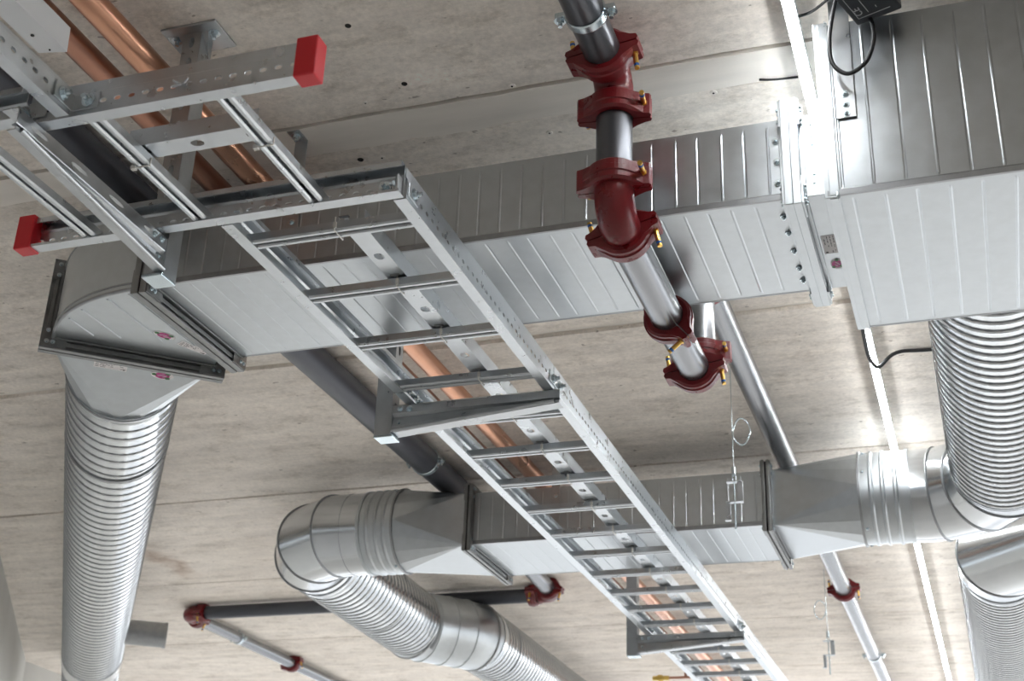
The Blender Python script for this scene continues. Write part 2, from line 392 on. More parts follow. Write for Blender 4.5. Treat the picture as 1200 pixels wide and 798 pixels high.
def stickers(t, base, ux, uy, dn_, oval, lab, s=1.0, lw=.085, lh=.028):
    """oval rose sticker and printed label lying on a sheet; ux,uy in-plane, dn_ outward"""
    ux = Vector(ux).normalized(); uy = Vector(uy).normalized(); dn_ = Vector(dn_).normalized()
    def disc(c, a, b, h, mat, nm, par, rot=0):
        q = MB(); pts = []
        for i in range(20):
            an = 2 * PI * i / 20; x, y = a * math.cos(an), b * math.sin(an)
            pts.append(c + ux * (x * math.cos(rot) - y * math.sin(rot)) + uy * (x * math.sin(rot) + y * math.cos(rot)) + dn_ * h)
        q.add(pts, [tuple(range(20))]); q.add([p - dn_ * .0004 for p in pts], [tuple(range(20))]); return q.build(nm, mat, par)
    c = Vector(base) + ux * oval[0] + uy * oval[1]
    st = disc(c, .027 * s, .0155 * s, .0006, 'paper', 'oval_sticker', t)
    disc(c, .0175 * s, .013 * s, .0012, 'pink', 'print', st)
    for k in range(3): disc(c + ux * (-.006 + .006 * k) * s + uy * .003 * math.sin(k * 2) * s, .0062 * s, .0022 * s, .0016, 'pale', 'print', st, .6)
    for (dx, dy) in ((-.0195, .001), (.0125, .0095), (.0135, -.0095)): disc(c + ux * dx * s + uy * dy * s, .0062 * s, .0045 * s, .0014, 'green', 'print', st)
    c = Vector(base) + ux * lab[0] + uy * lab[1]
    def quad(c, a, b, h, mat, nm, par):
        pts = [c + ux * sx * a / 2 + uy * sy * b / 2 + dn_ * h for sx, sy in ((-1, -1), (1, -1), (1, 1), (-1, 1))]
        return MB().add(pts, [(0, 1, 2, 3)]).add([p - dn_ * .0004 for p in pts], [(0, 1, 2, 3)]).build(nm, mat, par)
    lb = quad(c, lw, lh, .0006, 'paper', 'label_sticker', t)
    rnd = random.Random(7)
    for row in range(4):
        x = -lw * .45
        while x < lw * .42:
            L = rnd.uniform(.003, .012)
            if rnd.random() < .45: quad(c + ux * (x + L / 2) + uy * (lh * (.32 - .21 * row)), L, .0016, .001, 'ink', 'print', lb)
            x += L + .003
    quad(c + ux * lw * .42 - uy * lh * .3, .006, .005, .0011, 'ink', 'print', lb)
stickers(el, (-1.872, 2.650, ZB), (.42, .91, 0), (.91, -.42, 0), (0, 0, -1), (.0, .0), (.092, -.006), 1.1)

# square to round pieces
def loft(t, rect, ring, mat='duct'):
    """rect: 4 corners in order, ring: points in order; flat triangles on the sides, fans at the corners"""
    n = len(ring); q4 = n // 4; q = MB()
    for c in range(4):
        a = rect[c]; b = rect[(c + 1) % 4]
        mid = ring[(c * q4 + q4 // 2) % n]
        MB().add([a, b, mid], [(0, 1, 2)]).build('flat_facet', mat, t)
        MB().add([b] + [ring[(c * q4 + q4 // 2 + k) % n] for k in range(q4 + 1)], [(0, k + 1, k + 2) for k in range(q4)]).build('corner_facet', mat, t)
def ring_pts(m, r, n, ph): return [m @ V(r * math.cos(ph + 2 * PI * i / n), 0, r * math.sin(ph + 2 * PI * i / n)) for i in range(n)]
RD = .1575
def transition(name, label, mrect, w, h, mring, th=.017):
    """rect frame faces the ring (local y towards the ring)"""
    t = thing(name, label, 'duct transition', tuple(mrect.translation))
    ct = [(w / 2, -h / 2), (w / 2, h / 2), (-w / 2, h / 2), (-w / 2, -h / 2)]
    rect = [mrect @ V(x, th * .6, z) for x, z in ct]
    # edge c goes corner c -> c+1: right, top, left, bottom ; ring index 0 at -45 deg
    ring = ring_pts(mring, RD, 16, -PI / 4)
    loft(t, rect, ring)
    back = Matrix.Translation(mrect.translation) @ mrect.to_3x3().to_4x4() @ Matrix.Rotation(PI, 4, 'Z')
    flange(t, back, w, h, th=th)
    gasket(t, mrect @ Matrix.Translation((0, -.004 - th * .35, 0)), w, h)
    MB().lathe([(-.004, RD + .001), (-.004, RD + .006), (.004, RD + .006), (.004, RD + .001)], mring, 48).build('collar_rim', 'seam', t)
    return t
sd = V(-2.61, 3.655, 0).normalized()
rc = V(-2.225, 2.99, ZM)
tl = transition('duct_transition', 'square to round transition with pink sticker, above the left spiral duct', frame(fc + tan * .022, tan), DW, DH, frame(rc, sd))
ex = V(math.sin(TH), math.cos(TH), 0)
eb = fc + tan * (.022 + .0102) - V(0, 0, DH / 2)               # middle of the facet's straight edge
sv = (rc - V(0, 0, RD)) - eb
nrm = ex.cross(sv).normalized(); nrm = nrm if nrm.z < 0 else -nrm
uy = nrm.cross(ex).normalized(); uy = uy if uy.dot(sv) > 0 else -uy
stickers(tl, eb + uy * .058 - ex * .02, ex, -uy, nrm, (.105, .0), (-.03, .002), 1.1)

# ------------------------------------------------------------------ spiral ducts
def spiral(name, label, p0, p1, r=RD, pitch=.045, minor=.0045, seg=48, group=None, cat='spiral duct', joints=()):
    p0 = Vector(p0); p1 = Vector(p1); L = (p1 - p0).length; m = frame(p0, p1 - p0)
    t = thing(name, label, cat, tuple((p0 + p1) / 2 - V(0, 0, r)), group)
    prof = [(0, 0), (.28, 0), (.32, 0), (.40, minor), (.50, minor), (.58, 0), (.62, 0), (.95, 0)]; q = MB(); n = int(L / pitch) + 1
    rows = []
    for k in range(n):
        for (ph, d) in prof: rows.append(((k + ph) * pitch, d))
    rows.append((n * pitch, 0)); vs = []
    for (u, d) in rows:
        for i in range(seg + 1):
            a = 2 * PI * i / seg; uu = min(max(u + pitch * (i / seg - .5), 0), L)
            vs.append(m @ V((r + d) * math.cos(a - PI / 2 + PI), uu, (r + d) * math.sin(a - PI / 2 + PI)))
    k = seg + 1
    q.add(vs, [(i * k + j, i * k + j + 1, (i + 1) * k + j + 1, (i + 1) * k + j) for i in range(len(rows) - 1) for j in range(seg)], True)
    q.build('shell', 'spiral', t, merge=True)
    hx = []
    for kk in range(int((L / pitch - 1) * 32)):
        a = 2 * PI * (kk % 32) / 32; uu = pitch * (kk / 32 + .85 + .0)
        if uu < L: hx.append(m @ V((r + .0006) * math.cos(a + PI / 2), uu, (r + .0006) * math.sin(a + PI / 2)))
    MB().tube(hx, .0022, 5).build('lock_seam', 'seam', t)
    for u in joints:
        MB().lathe([(u - .003, r), (u - .003, r + .0045), (u + .003, r + .0045), (u + .003, r)], m, 48).build('joint_ring', 'seam', t)
    for u in (0, L):
        MB().lathe([(u - .012, r - .001), (u - .012, r + .004), (u + .012, r + .004), (u + .012, r - .001)], m, 48).build('end_ring', 'smooth', t)
    return t, m
ls, lm = spiral('spiral_duct', 'spiral duct running along the left wall below the stickered transition', rc, rc + sd * 5.45, joints=(.55, .555), minor=.0035, pitch=.068)
MB().lathe([(4.05, RD), (4.05, RD + .006), (4.3, RD + .006), (4.3, RD)], lm, 48).build('coupling_sleeve', 'smooth', ls)
sp = MB().lathe([(0, .001), (0, .062), (.20, .062), (.20, .065), (.215, .065), (.215, .0)], frame(rc + sd * 3.46 + V(sd.y, -sd.x, 0) * .135, (sd.y, -sd.x, 0)), 32, True, False)
tag(sp.build('branch_stub', 'seam', at=tuple(rc + sd * 3.46 + V(0, 0, -.062))), 'short grey branch stub sticking out beside the left spiral duct', 'duct stub')

D2Y0, D2Y1 = 4.53, 4.96; YM2 = (D2Y0 + D2Y1) / 2; DW2 = D2Y1 - D2Y0
YR, ZR = 4.62, 1.538
d2 = duct('rectangular_duct', 'second galvanised rectangular duct farther back, crossing behind the ladder', -1.74, -.67, D2Y0, D2Y1, ZB, 1.637)
ZM2 = (ZB + 1.637) / 2; DH2 = 1.637 - ZB
flange(d2, frame((-1.744, YM2, ZM2), (-1, 0, 0)), DW2, DH2, th=.01)
flange(d2, frame((-.666, YM2, ZM2), (1, 0, 0)), DW2, DH2, th=.01)
transition('duct_transition', 'grey faceted square to round transition left of the second duct', frame((-1.760, YM2, ZM2), (-1, 0, 0)), DW2, DH2, frame((-2.04, YR, ZR), (-1, 0, 0)), .01)
transition('duct_transition', 'brightly lit faceted square to round transition by the light line', frame((-.650, YM2, ZM2), (1, 0, 0)), DW2, DH2, frame((-.345, YR, ZR), (1, 0, 0)), .01)
def ribbed(t, m, L, r=RD):
    prof = [(0, r)]
    for c in (.25, .5, .78):
        prof += [(c * L - .008, r), (c * L - .003, r + .0045), (c * L + .003, r + .0045), (c * L + .008, r)]
    prof += [(L, r), (L, r + .004), (L + .012, r + .004), (L + .012, r)]
    MB().lathe(prof, m, 48).build('ribbed_collar', 'duct', t)
    for a in (.3, 1.0, 2.2, -1.0, -1.9):
        inst(SCREW, 'screw', t, m @ frame((math.cos(a) * r, .012, math.sin(a) * r), (math.cos(a), 0, math.sin(a)), (0, 1, 0)))
def gored(t, p, d0, d1_, R, n=3, r=RD):
    """90 degree elbow of welded gores from p, heading d0 and leaving along d1_"""
    p = Vector(p); d0 = Vector(d0); d1_ = Vector(d1_); c = p + d1_ * R
    def pos(a): return c - d1_ * R * math.cos(a) + d0 * R * math.sin(a)
    def tn(a): return d0 * math.cos(a) + d1_ * math.sin(a)
    cuts = [0] + [PI / 2 * (k + .5) / n for k in range(n)] + [PI / 2]
    seg = 48; up = V(0, 0, 1)
    def ring(a, rr=r):
        side = tn(a).cross(up); half = PI / 4 / n
        k = 1 / math.cos(half) if a not in (0, PI / 2) else 1
        Ra = R * (k if a not in (0, PI / 2) else 1)
        ctr = c + (-d1_ * math.cos(a) + d0 * math.sin(a)) * Ra
        return [ctr + side * (rr * k * math.cos(2 * PI * i / seg)) + up * (rr * math.sin(2 * PI * i / seg)) for i in range(seg)]
    for a, b in zip(cuts[:-1], cuts[1:]):
        A = ring(a); B = ring(b)
        MB().add(A + B, [(i, (i + 1) % seg, seg + (i + 1) % seg, seg + i) for i in range(seg)], True).build('gore', 'smooth', t)
    for a in cuts[1:]:
        g = ring(a, r + .0015); MB().tube(g + g[:2], .0035, 6, caps=False).build('welded_seam', 'seam', t)
    return pos(PI / 2)
REL = .27
lx = -2.525
e1 = thing('round_elbow', 'shiny round duct elbow at the left end of the second duct', 'duct elbow', (lx, YR, ZR - RD))
ribbed(e1, frame((-2.042, YR, ZR), (-1, 0, 0)), .13)
MB().lathe([(0, RD), (.0, RD - .001), (-(lx + REL) - 2.17, RD - .001)], frame((-2.17, YR, ZR), (-1, 0, 0)), 48, caps=False).build('sleeve', 'smooth', e1)
gored(e1, (lx + REL, YR, ZR), (-1, 0, 0), (0, 1, 0), REL)
pa = V(lx, YR + REL, ZR); pb = V(-2.60, 6.02, ZR)
spiral('spiral_duct', 'spiral duct leaving the left round elbow, before its offset collar', pa, pb, joints=(.62,))
oc = thing('offset_collar', 'bulging ribbed offset collar between two lengths of spiral duct', 'duct collar', (-2.52, 6.15, ZR - RD))
pc = V(-2.39, 6.34, ZR)
path = [pb + V(0, -.03, 0), pb, pb + V(.03, .07, 0), pb + V(.10, .16, 0), pc + V(-.05, -.09, 0), pc, pc + V(.0, .03, 0)]
MB().tube(path, [RD + .003, RD + .006, RD + .007, RD + .007, RD + .007, RD + .006, RD + .004], 48, False).build('collar', 'duct', oc)
for k in (1, 2, 3, 4, 5):
    q = path[k]; d_ = (path[k + 1] - path[k - 1]).normalized()
    MB().lathe([(-.006, RD + .005), (-.003, RD + .011), (.003, RD + .011), (.006, RD + .005)], frame(q, d_), 48, True, False).build('rib', 'seam' if k in (1, 5) else 'duct', oc)
spiral('spiral_duct', 'far spiral duct running off the bottom edge past the offset collar', pc, (-2.44, 9.2, ZR), joints=(.25,))

# right side: plenum, spiral, elbow
PX0, PY0, PY1, PZ0, PZ1 = -.188, 2.243, 2.817, 1.335, 1.725
pl = duct('plenum_box', 'large galvanised plenum duct filling the upper right corner', PX0, 6.9, PY0, PY1, PZ0, PZ1, pitch=.057)
flange(pl, frame((PX0 + .004, (PY0 + PY1) / 2, (PZ0 + PZ1) / 2), (-1, 0, 0)), PY1 - PY0, PZ1 - PZ0, dep=.004, th=.018, mat='duct')
MB().box((PX0 - .001, (PY0 + PY1) / 2, (PZ0 + PZ1) / 2), (.004, PY1 - PY0 - .004, PZ1 - PZ0 - .004)).build('end_plate', 'duct', pl)
cl = thing('duct_collar', 'short bright collar with label and pink sticker joining duct to plenum', 'duct collar', (-.22, YM, ZB))
q = MB(); q.box((-.2235, YM, ZB), (.069, DW, .003)); cb = q.build('bottom_panel', 'duct', cl)
MB().box((-.2235, Y0, ZM), (.069, .003, DH)).build('side_panel', 'duct', cl)
MB().box((-.2235, Y1, ZM), (.069, .003, DH)).build('side_panel', 'duct', cl)
MB().box((-.2235, YM, ZT), (.069, DW, .003)).build('top_panel', 'duct', cl)
flange(cl, frame((-.258, YM, ZM), (-1, 0, 0)), DW, DH, mat='duct')
stickers(cl, (-.222, 2.645, ZB - .0016), (0, 1, 0), (1, 0, 0), (0, 0, -1), (.055, .005), (-.035, 0), .9, .08, .03)
for z in (1.47, 1.49, 1.56, 1.58, 1.61): inst(SCREW, 'screw', cl, frame((-.225, Y0 - .0016, z), (0, -1, 0)))
RX = .112
rs, rm = spiral('spiral_duct', 'large spiral duct coming down from the plenum at the right edge', (RX, PY1, ZR), (RX, YR - REL, ZR), minor=.005)
e2 = thing('round_elbow', 'polished round elbow joining the right spiral duct to the lit transition', 'duct elbow', (RX, YR, ZR - RD))
ribbed(e2, frame((-.343, YR, ZR), (1, 0, 0)), .15)
MB().lathe([(0, RD - .001), ((RX - REL) + .19, RD - .001)], frame((-.19, YR, ZR), (1, 0, 0)), 48, caps=False).build('sleeve', 'smooth', e2)
gored(e2, (RX - REL, YR, ZR), (1, 0, 0), (0, -1, 0), REL)
e3 = thing('round_elbow', 'round elbow in the lower right corner above a spiral duct', 'duct elbow', (.09, 5.3, ZR - RD))
gored(e3, (.09 + REL, 5.26, ZR), (-1, 0, 0), (0, 1, 0), REL, 2)
MB().lathe([(0, RD), (6.4, RD)], frame((.09 + REL, 5.26, ZR), (1, 0, 0)), 48).build('sleeve', 'smooth', e3)
spiral('spiral_duct', 'spiral duct running out of the lower right corner', (.09, 5.26 + REL, ZR), (.09, 9, ZR), joints=(.3, .8))

# ------------------------------------------------------------------ duct straps
def strap(name, label, x, y, ztop, zbot, wd_=.032, foot=1, scr=()):
    t = thing(name, label, 'hanger strap', (x, y, zbot))
    MB().box((x, y, (ztop + zbot) / 2), (wd_, .003, ztop - zbot)).build('strip', 'bracket', t, bevel=.001)
    f = MB().box((x, y - foot * .022, ztop - .0015), (wd_, .047, .003)).build('foot', 'bracket', t)
    inst(BOLT, 'bolt', t, frame((x, y - foot * .026, ztop - .003), (0, 0, -1), (0, 1, 0)))
    for z in scr: inst(SMALL, 'screw', t, frame((x, y - .0016, z), (0, -1, 0)))
    return t
strap('hanger_strap', 'dark steel strap hanging from the ceiling joint down to the long duct', -1.400, Y0 - .004, HC, 1.515, scr=(1.53, 1.555))
strap('hanger_strap', 'steel strap screwed to the second duct, seen between ladder rungs', -1.42, D2Y0 - .004, HC, 1.50, scr=(1.55, 1.60))
strap('hanger_strap', 'steel strap plate with three screws on the plenum side', -.142, PY0 - .004, HC, 1.50, .038, 1, (1.51, 1.53, 1.553))

# ------------------------------------------------------------------ cable ladders
LZ = 1.28; RH = .066
def rail(t, m, x, s, y0, y1, pitch=.0278, RH=RH):
    """C rail with its web at local x, flanges pointing to s"""
    q = MB(); L = y1 - y0
    def pt(u, dx, z): return m @ V(x + s * dx, y0 + u, z)
    prof1 = [(.024, .005), (.024, 0), (0, 0), (0, .010)]
    q.sheet([(x + s * a, b) for a, b in prof1], m, y0, y1)
    q.holes(lambda u, v: pt(u, 0, .010 + v), L, .024, pitch, .0068, .0046)
    q.sheet([(x + s * a, b) for a, b in [(0, .034), (0, .041), (.0035, .045), (.0035, RH), (.02, RH), (.02, RH - .011)]], m, y0, y1)
    return q.build('side_rail', 'ladder', t, solid=.0016)
def rung(t, m, y, x0, x1):
    q = MB(); P = lambda a, b, c: m @ V(a, y + b, c); L = x1 - x0
    for s in (1, -1):
        for (A, B) in (((.0045, .005), (.007, .002)), ((.007, .002), (.0125, .002)), ((.0125, .002), (.0155, .005)), ((.0155, .005), (.0155, .020)), ((.0155, .020), (.008, .0215))):
            q.add([P(x0, s * A[0], A[1]), P(x1, s * A[0], A[1]), P(x1, s * B[0], B[1]), P(x0, s * B[0], B[1])], [(0, 1, 2, 3)])
    q.holes(lambda u, v: P(x0 + u, -.008 + v, .0215), L, .016, .022, .006, .0045)
    return q.build('rung', 'ladder', t, solid=.0014)
def cap(t, m, x, s, y, d):
    q = MB(); q.prism([(x - s * .004, -.004), (x + s * .030, -.004), (x + s * .030, RH + .005), (x - s * .004, RH + .005)], m, y - d * .012, y + d * .026)
    o = q.build('end_cap', 'cap', t, bevel=.0025); o['label'] = 'bright red plastic end cap'; return o
def plate(t, m, x, s, y0, y1, z0=.008, z1=.036, hole=True, nb=2):
    """splice plate on the web's outer face with bolts"""
    q = MB(); q.box((x - s * .0025, (y0 + y1) / 2, (z0 + z1) / 2), (.0025, y1 - y0, z1 - z0), m); o = q.build('splice_plate', 'ladder', t, bevel=.001)
    for k in range(nb):
        y = y0 + (y1 - y0) * (k + .5) / nb
        inst(BOLT, 'bolt', o, m @ frame((x - s * .004, y, (z0 + z1) / 2), (-s, 0, 0)))
    return o
LW = .38
mA = Matrix.Translation((-1.29, 0, LZ))
RY = [2.042 + .2455 * k for k in range(27)]
grpA = 'sections of the receding cable ladder'
for (ya, yb, lab) in ((1.952, 2.868, 'near section of the cable ladder receding below the long duct'),
                      (2.873, 5.352, 'middle section of the receding cable ladder, passing below the second duct'),
                      (5.357, 8.4, 'far section of the receding cable ladder, running off the bottom edge')):
    t = thing('cable_ladder', lab, 'cable ladder', (-1.1, (ya + yb) / 2, LZ), grpA)
    rail(t, mA, 0, 1, ya, yb); rail(t, mA, LW, -1, ya, yb)
    for y in RY:
        if ya < y < yb: rung(t, mA, y, .004, LW - .004)
    if ya > 2: plate(t, mA, LW, -1, ya - .05, ya + .05, nb=2); plate(t, mA, .0055, -1, ya - .06, ya + .06, nb=3)
    else:
        plate(t, mA, LW, -1, ya + .004, ya + .05, nb=1)
# cross ladder along the long duct
mB = frame((0, 1.947, LZ), (1, 0, 0))       # local y = world X ; local x = -world Y
t = thing('cable_ladder', 'short cross ladder with red end caps in the upper left', 'cable ladder', (-1.3, 1.75, LZ))
WB = .389
rail(t, mB, 0, 1, -1.712, -.912); rail(t, mB, WB, -1, -1.44, -.925)
for x in (-1.565, -1.32, -1.077): rung(t, mB, x, .004, WB - .004)
cap(t, mB, 0, 1, -1.712, -1); cap(t, mB, WB, -1, -.925, 1)
# corner angles
def angle(t, o, ux, uy, L1=.05, L2=.05, h=.03):
    o = Vector(o); ux = Vector(ux); uy = Vector(uy); z = V(0, 0, 1)
    q = MB(); pts = [o + ux * L1, o, o + uy * L2]
    q.add([p for p in pts] + [p + z * h for p in pts], [(0, 1, 4, 3), (1, 2, 5, 4)]); a = q.build('corner_angle', 'ladder', t, solid=.003)
    inst(BOLT, 'bolt', a, frame(o + ux * L1 * .62 + z * h * .5 + uy * .002, uy)); inst(BOLT, 'bolt', a, frame(o + uy * L2 * .62 + z * h * .5 + ux * .002, ux))
angle(t, (-1.3475, 1.5545, LZ + .008), (1, 0, 0), (0, -1, 0))
angle(t, (-.917, 1.944, LZ + .008), (-1, 0, 0), (0, -1, 0), .05, .02)
for x in (-1.14,):   # cut tab folded out of the near rail
    q = MB()
    for a in (.5, -.5, 2.6, -2.6): q.tube([(x, 1.556, LZ + .022), (x + .016 * math.cos(a), 1.549, LZ + .022 + .013 * math.sin(a))], .0022, 5)
    q.build('fixing_tab', 'ladder', t)
# ladder coming towards the viewer
mC = Matrix.Translation((-1.738, 0, LZ))
t = thing('cable_ladder', 'cable ladder entering from the upper left corner, bolted to the cross ladder', 'cable ladder', (-1.5, 1.2, LZ))
rail(t, mC, 0, 1, -1.5, 1.552, RH=.052); rail(t, mC, .387, -1, -1.5, 1.552, RH=.052)
for y in [1.34 - .245 * k for k in range(12)]: rung(t, mC, y, .004, .383)
mD = frame((0, 1.5585, LZ), (1, 0, 0))
rail(t, mD, 0, 1, -1.74, -1.445)
plate(t, mD, 0.001, -1, -1.49, -1.40, nb=1)

def tie_at(t, x, y, z, dx=1):
    pass
# mounting strips tied to the rungs
st = thing('mounting_strip', 'long perforated mounting strip tied on top of the receding ladder rungs', 'mounting strip', (-1.065, 4, LZ + .0245))
SX, SWD, SZ = -1.087, .042, LZ + .0245
q = MB(); q.holes(lambda u, v: V(SX + v, 2.060 + u, SZ), .2455 * 25, SWD, .2455, .0135, .0105)
q.add([(SX, 2.06, SZ), (SX, 2.06 + 25 * .2455, SZ), (SX, 2.06, SZ + .03), (SX, 2.06 + 25 * .2455, SZ + .03)], [(0, 1, 3, 2)])
q.add([(SX + SWD, 2.06, SZ), (SX + SWD, 2.06 + 25 * .2455, SZ), (SX + SWD, 2.06, SZ + .036), (SX + SWD, 2.06 + 25 * .2455, SZ + .036)], [(0, 1, 3, 2)])
q.build('channel', 'ladder', st, solid=.0012)
for k, y in enumerate(RY[:20]):
    z0 = LZ - .001
    tx = SX + (.0 if k == 0 else .024)
    q = MB(); q.tube([(tx, y - .019, SZ + .004), (tx, y - .019, z0), (tx, y + .019, z0), (tx, y + .019, SZ + .004)], .0013, 6)
    q.box((tx, y - .018, z0 + .012), (.006, .005, .012)); q.build('cable_tie', 'tie', st)
    q = MB(); q.box((SX + SWD * .5, y - .024, SZ - .0016), (SWD * .5, .007, .0016)); q.build('notch_plate', 'flange', st)
sh = thing('mounting_strip', 'short perforated mounting strip tied between two rungs of the cross ladder', 'mounting strip', (-1.21, 1.715, LZ + .0245))
q = MB(); q.holes(lambda u, v: V(-1.335 + u, 1.697 + v, SZ), .255, SWD, .255, .013, .0095)
q.add([(-1.335, 1.697, SZ), (-1.08, 1.697, SZ), (-1.335, 1.697, SZ + .034), (-1.08, 1.697, SZ + .034)], [(0, 1, 3, 2)])
q.build('channel', 'ladder', sh, solid=.0012)
for x in (-1.318, -1.105):
    MB().box((x + .006, 1.718, SZ - .0012), (.022, .008, .0012)).build('slot', 'rubber', sh)
for x in (-1.32, -1.077):
    q = MB(); z0 = LZ - .001
    q.tube([(x - .017, 1.725, LZ + .014), (x - .017, 1.725, z0), (x + .017, 1.725, z0), (x + .017, 1.725, LZ + .014)], .0017, 6)
    q.box((x - .016, 1.725, z0), (.009, .008, .007)); q.build('cable_tie', 'tie', sh)

# ------------------------------------------------------------------ ladder supports
def support(label, x, y, adir, L, zbot=1.20, ztop=HC, slots=False):
    t = thing('ladder_support', label, 'support bracket', (x, y, zbot))
    ad = Vector(adir)
    m = frame((x, y, 0), (0, 0, 1), ad)          # local y up, local z along arm, local x sideways
    q = MB(); h = .0205
    q.sheet([(.0085, -.0205), (h, -.0205), (h, h), ], m, zbot, ztop - .004)
    q.sheet([(-.0085, -.0205), (-h, -.0205), (-h, h)], m, zbot, ztop - .004)
    q.holes(lambda u, v: m @ V(-h + v, zbot + u, h), ztop - .004 - zbot, 2 * h, .05, .014, .0065)
    q.build('channel', 'bracket', t, solid=.0026)
    sx = m.to_3x3() @ V(1, 0, 0)
    bp = MB().box((0, ztop - .003, 0), (.13, .006, .09), m).build('base_plate', 'bracket', t, bevel=.001)
    for s in (1, -1): inst(BOLT, 'bolt', bp, frame(V(x, y, ztop - .006) + sx * s * .044 + ad * .01, (0, 0, -1), (0, 1, 0)))
    for s in (1, -1): MB().add([m @ V(s * .021, ztop - .006, -.02), m @ V(s * .021, ztop - .045, -.01), m @ V(s * .034, ztop - .006, .02), m @ V(s * .021, ztop - .006, .02)], [(0, 1, 2), (1, 2, 3)]).build('weld_gusset', 'bracket', t, solid=.003)
    MB().box((0, zbot - .003, .004), (.046, .006, .05), m).build('end_plug', 'bolt', t, bevel=.001)
    # tapered arm
    a0 = .024; ztp = LZ - .003; za, zb = zbot + .004, LZ - (.046 if slots else .038)
    side = sx if sx.dot(V(1, -1, 0)) > 0 else -sx     # face turned to the viewer
    base = V(x, y, 0)
    def P(u, s, z): return base + ad * (a0 + u) + side * s + V(0, 0, z)
    def low(u): return za + (zb - za) * u / L
    q = MB(); e = .020; sh_ = .030 if slots else .022; bw = .016 if slots else .034
    if slots: q.holes(lambda u, v: P(u, e, ztp - sh_ + v), L, sh_ - .004, .115, .024, .004)
    else: q.add([P(0, e, ztp - sh_), P(L, e, ztp - sh_), P(L, e, ztp - .004), P(0, e, ztp - .004)], [(0, 1, 2, 3)])
    q.add([P(0, e, ztp - sh_), P(L, e, ztp - sh_), P(L, e - .009, ztp - sh_ - .004), P(0, e - .009, ztp - sh_ - .008)], [(0, 1, 2, 3)])
    q.add([P(0, e - .009, ztp - sh_ - .008), P(L, e - .009, ztp - sh_ - .004), P(L, e, low(L) + .006), P(0, e, low(0) + .016)], [(0, 1, 2, 3)])
    q.add([P(0, e, low(0) + .016), P(L, e, low(L) + .006), P(L, e, low(L)), P(0, e, low(0))], [(0, 1, 2, 3)])
    q.add([P(0, e, low(0)), P(L, e, low(L)), P(L, e - bw, low(L)), P(0, e - bw, low(0))], [(0, 1, 2, 3)])
    q.add([P(0, e, ztp - .004), P(L, e, ztp - .004), P(L, e - .004, ztp), P(0, e - .004, ztp)], [(0, 1, 2, 3)])
    q.add([P(0, e - .004, ztp), P(L, e - .004, ztp), P(L, e - .036, ztp), P(0, e - .036, ztp)], [(0, 1, 2, 3)])
    q.build('arm', 'bracket', t, solid=.0022)
    MB().tube([P(0, e + .001, low(0) + .005), P(L - .012, e + .001, low(L) + .005)], .0055, 10).build('rolled_edge', 'bracket', t)
    q = MB(); q.box((0, (za + ztp) / 2, a0 - .001), (.044, ztp - za, .003), m); q.build('arm_plate', 'bracket', t)
    for (u, z) in ((.02, ztp - .013), (.045, ztp - .015), (.018, ztp - .048)):
        inst(SMALL, 'bolt', t, frame(P(u, e - (.006 if z < ztp - .03 else 0) + .001, z), side))
    return t
support('ceiling support with slotted arm under the cross ladder, upper left', -1.432, 1.985, (0, -1, 0), .455, slots=True)
support('ceiling support with arm under the receding ladder, just past the long duct', -1.346, 2.875, (1, 0, 0), .43)
support('distant ceiling support with arm under the receding ladder near the bottom edge', -1.346, 5.37, (1, 0, 0), .43)

# ------------------------------------------------------------------ pipes
def pipe(name, label, pts, r, mat, cat='pipe', group=None, seg=32):
    pts = [Vector(p) for p in pts]; a = (pts[0] + pts[-1]) / 2
    o = MB().tube(pts, r, seg).build(name, mat, at=tuple(a)); return tag(o, label, cat, group)
ZCU = 1.69
pipe('copper_pipe', 'brighter copper pipe, the right one of the pair below the ceiling', [(-1.509, -3.55, ZCU), (-1.509, 11.9, ZCU)], .029, 'copper')
pipe('copper_pipe', 'duller copper pipe, the left one of the pair below the ceiling', [(-1.618, -3.55, ZCU), (-1.618, 11.9, ZCU)], .0265, 'copper2')
ZMP = 1.722; MX = -1.88
bp_ = thing('main_pipe', 'thick dark grey pipe passing above both rectangular ducts left of the ladder', 'pipe', (MX, 3, ZMP - .05))
MB().tube([(MX, -3.55, ZMP), (MX, 4.70, ZMP)], .05, 32).build('pipe', 'dark', bp_)
MB().tube([(MX, 4.70, ZMP), (MX, 4.80, ZMP)], [.05, .038], 32).build('reducer', 'dark', bp_)
MB().tube([(MX, 4.80, ZMP), (-1.985, 6.25, 1.733)], .038, 32).build('pipe', 'pipe', bp_)
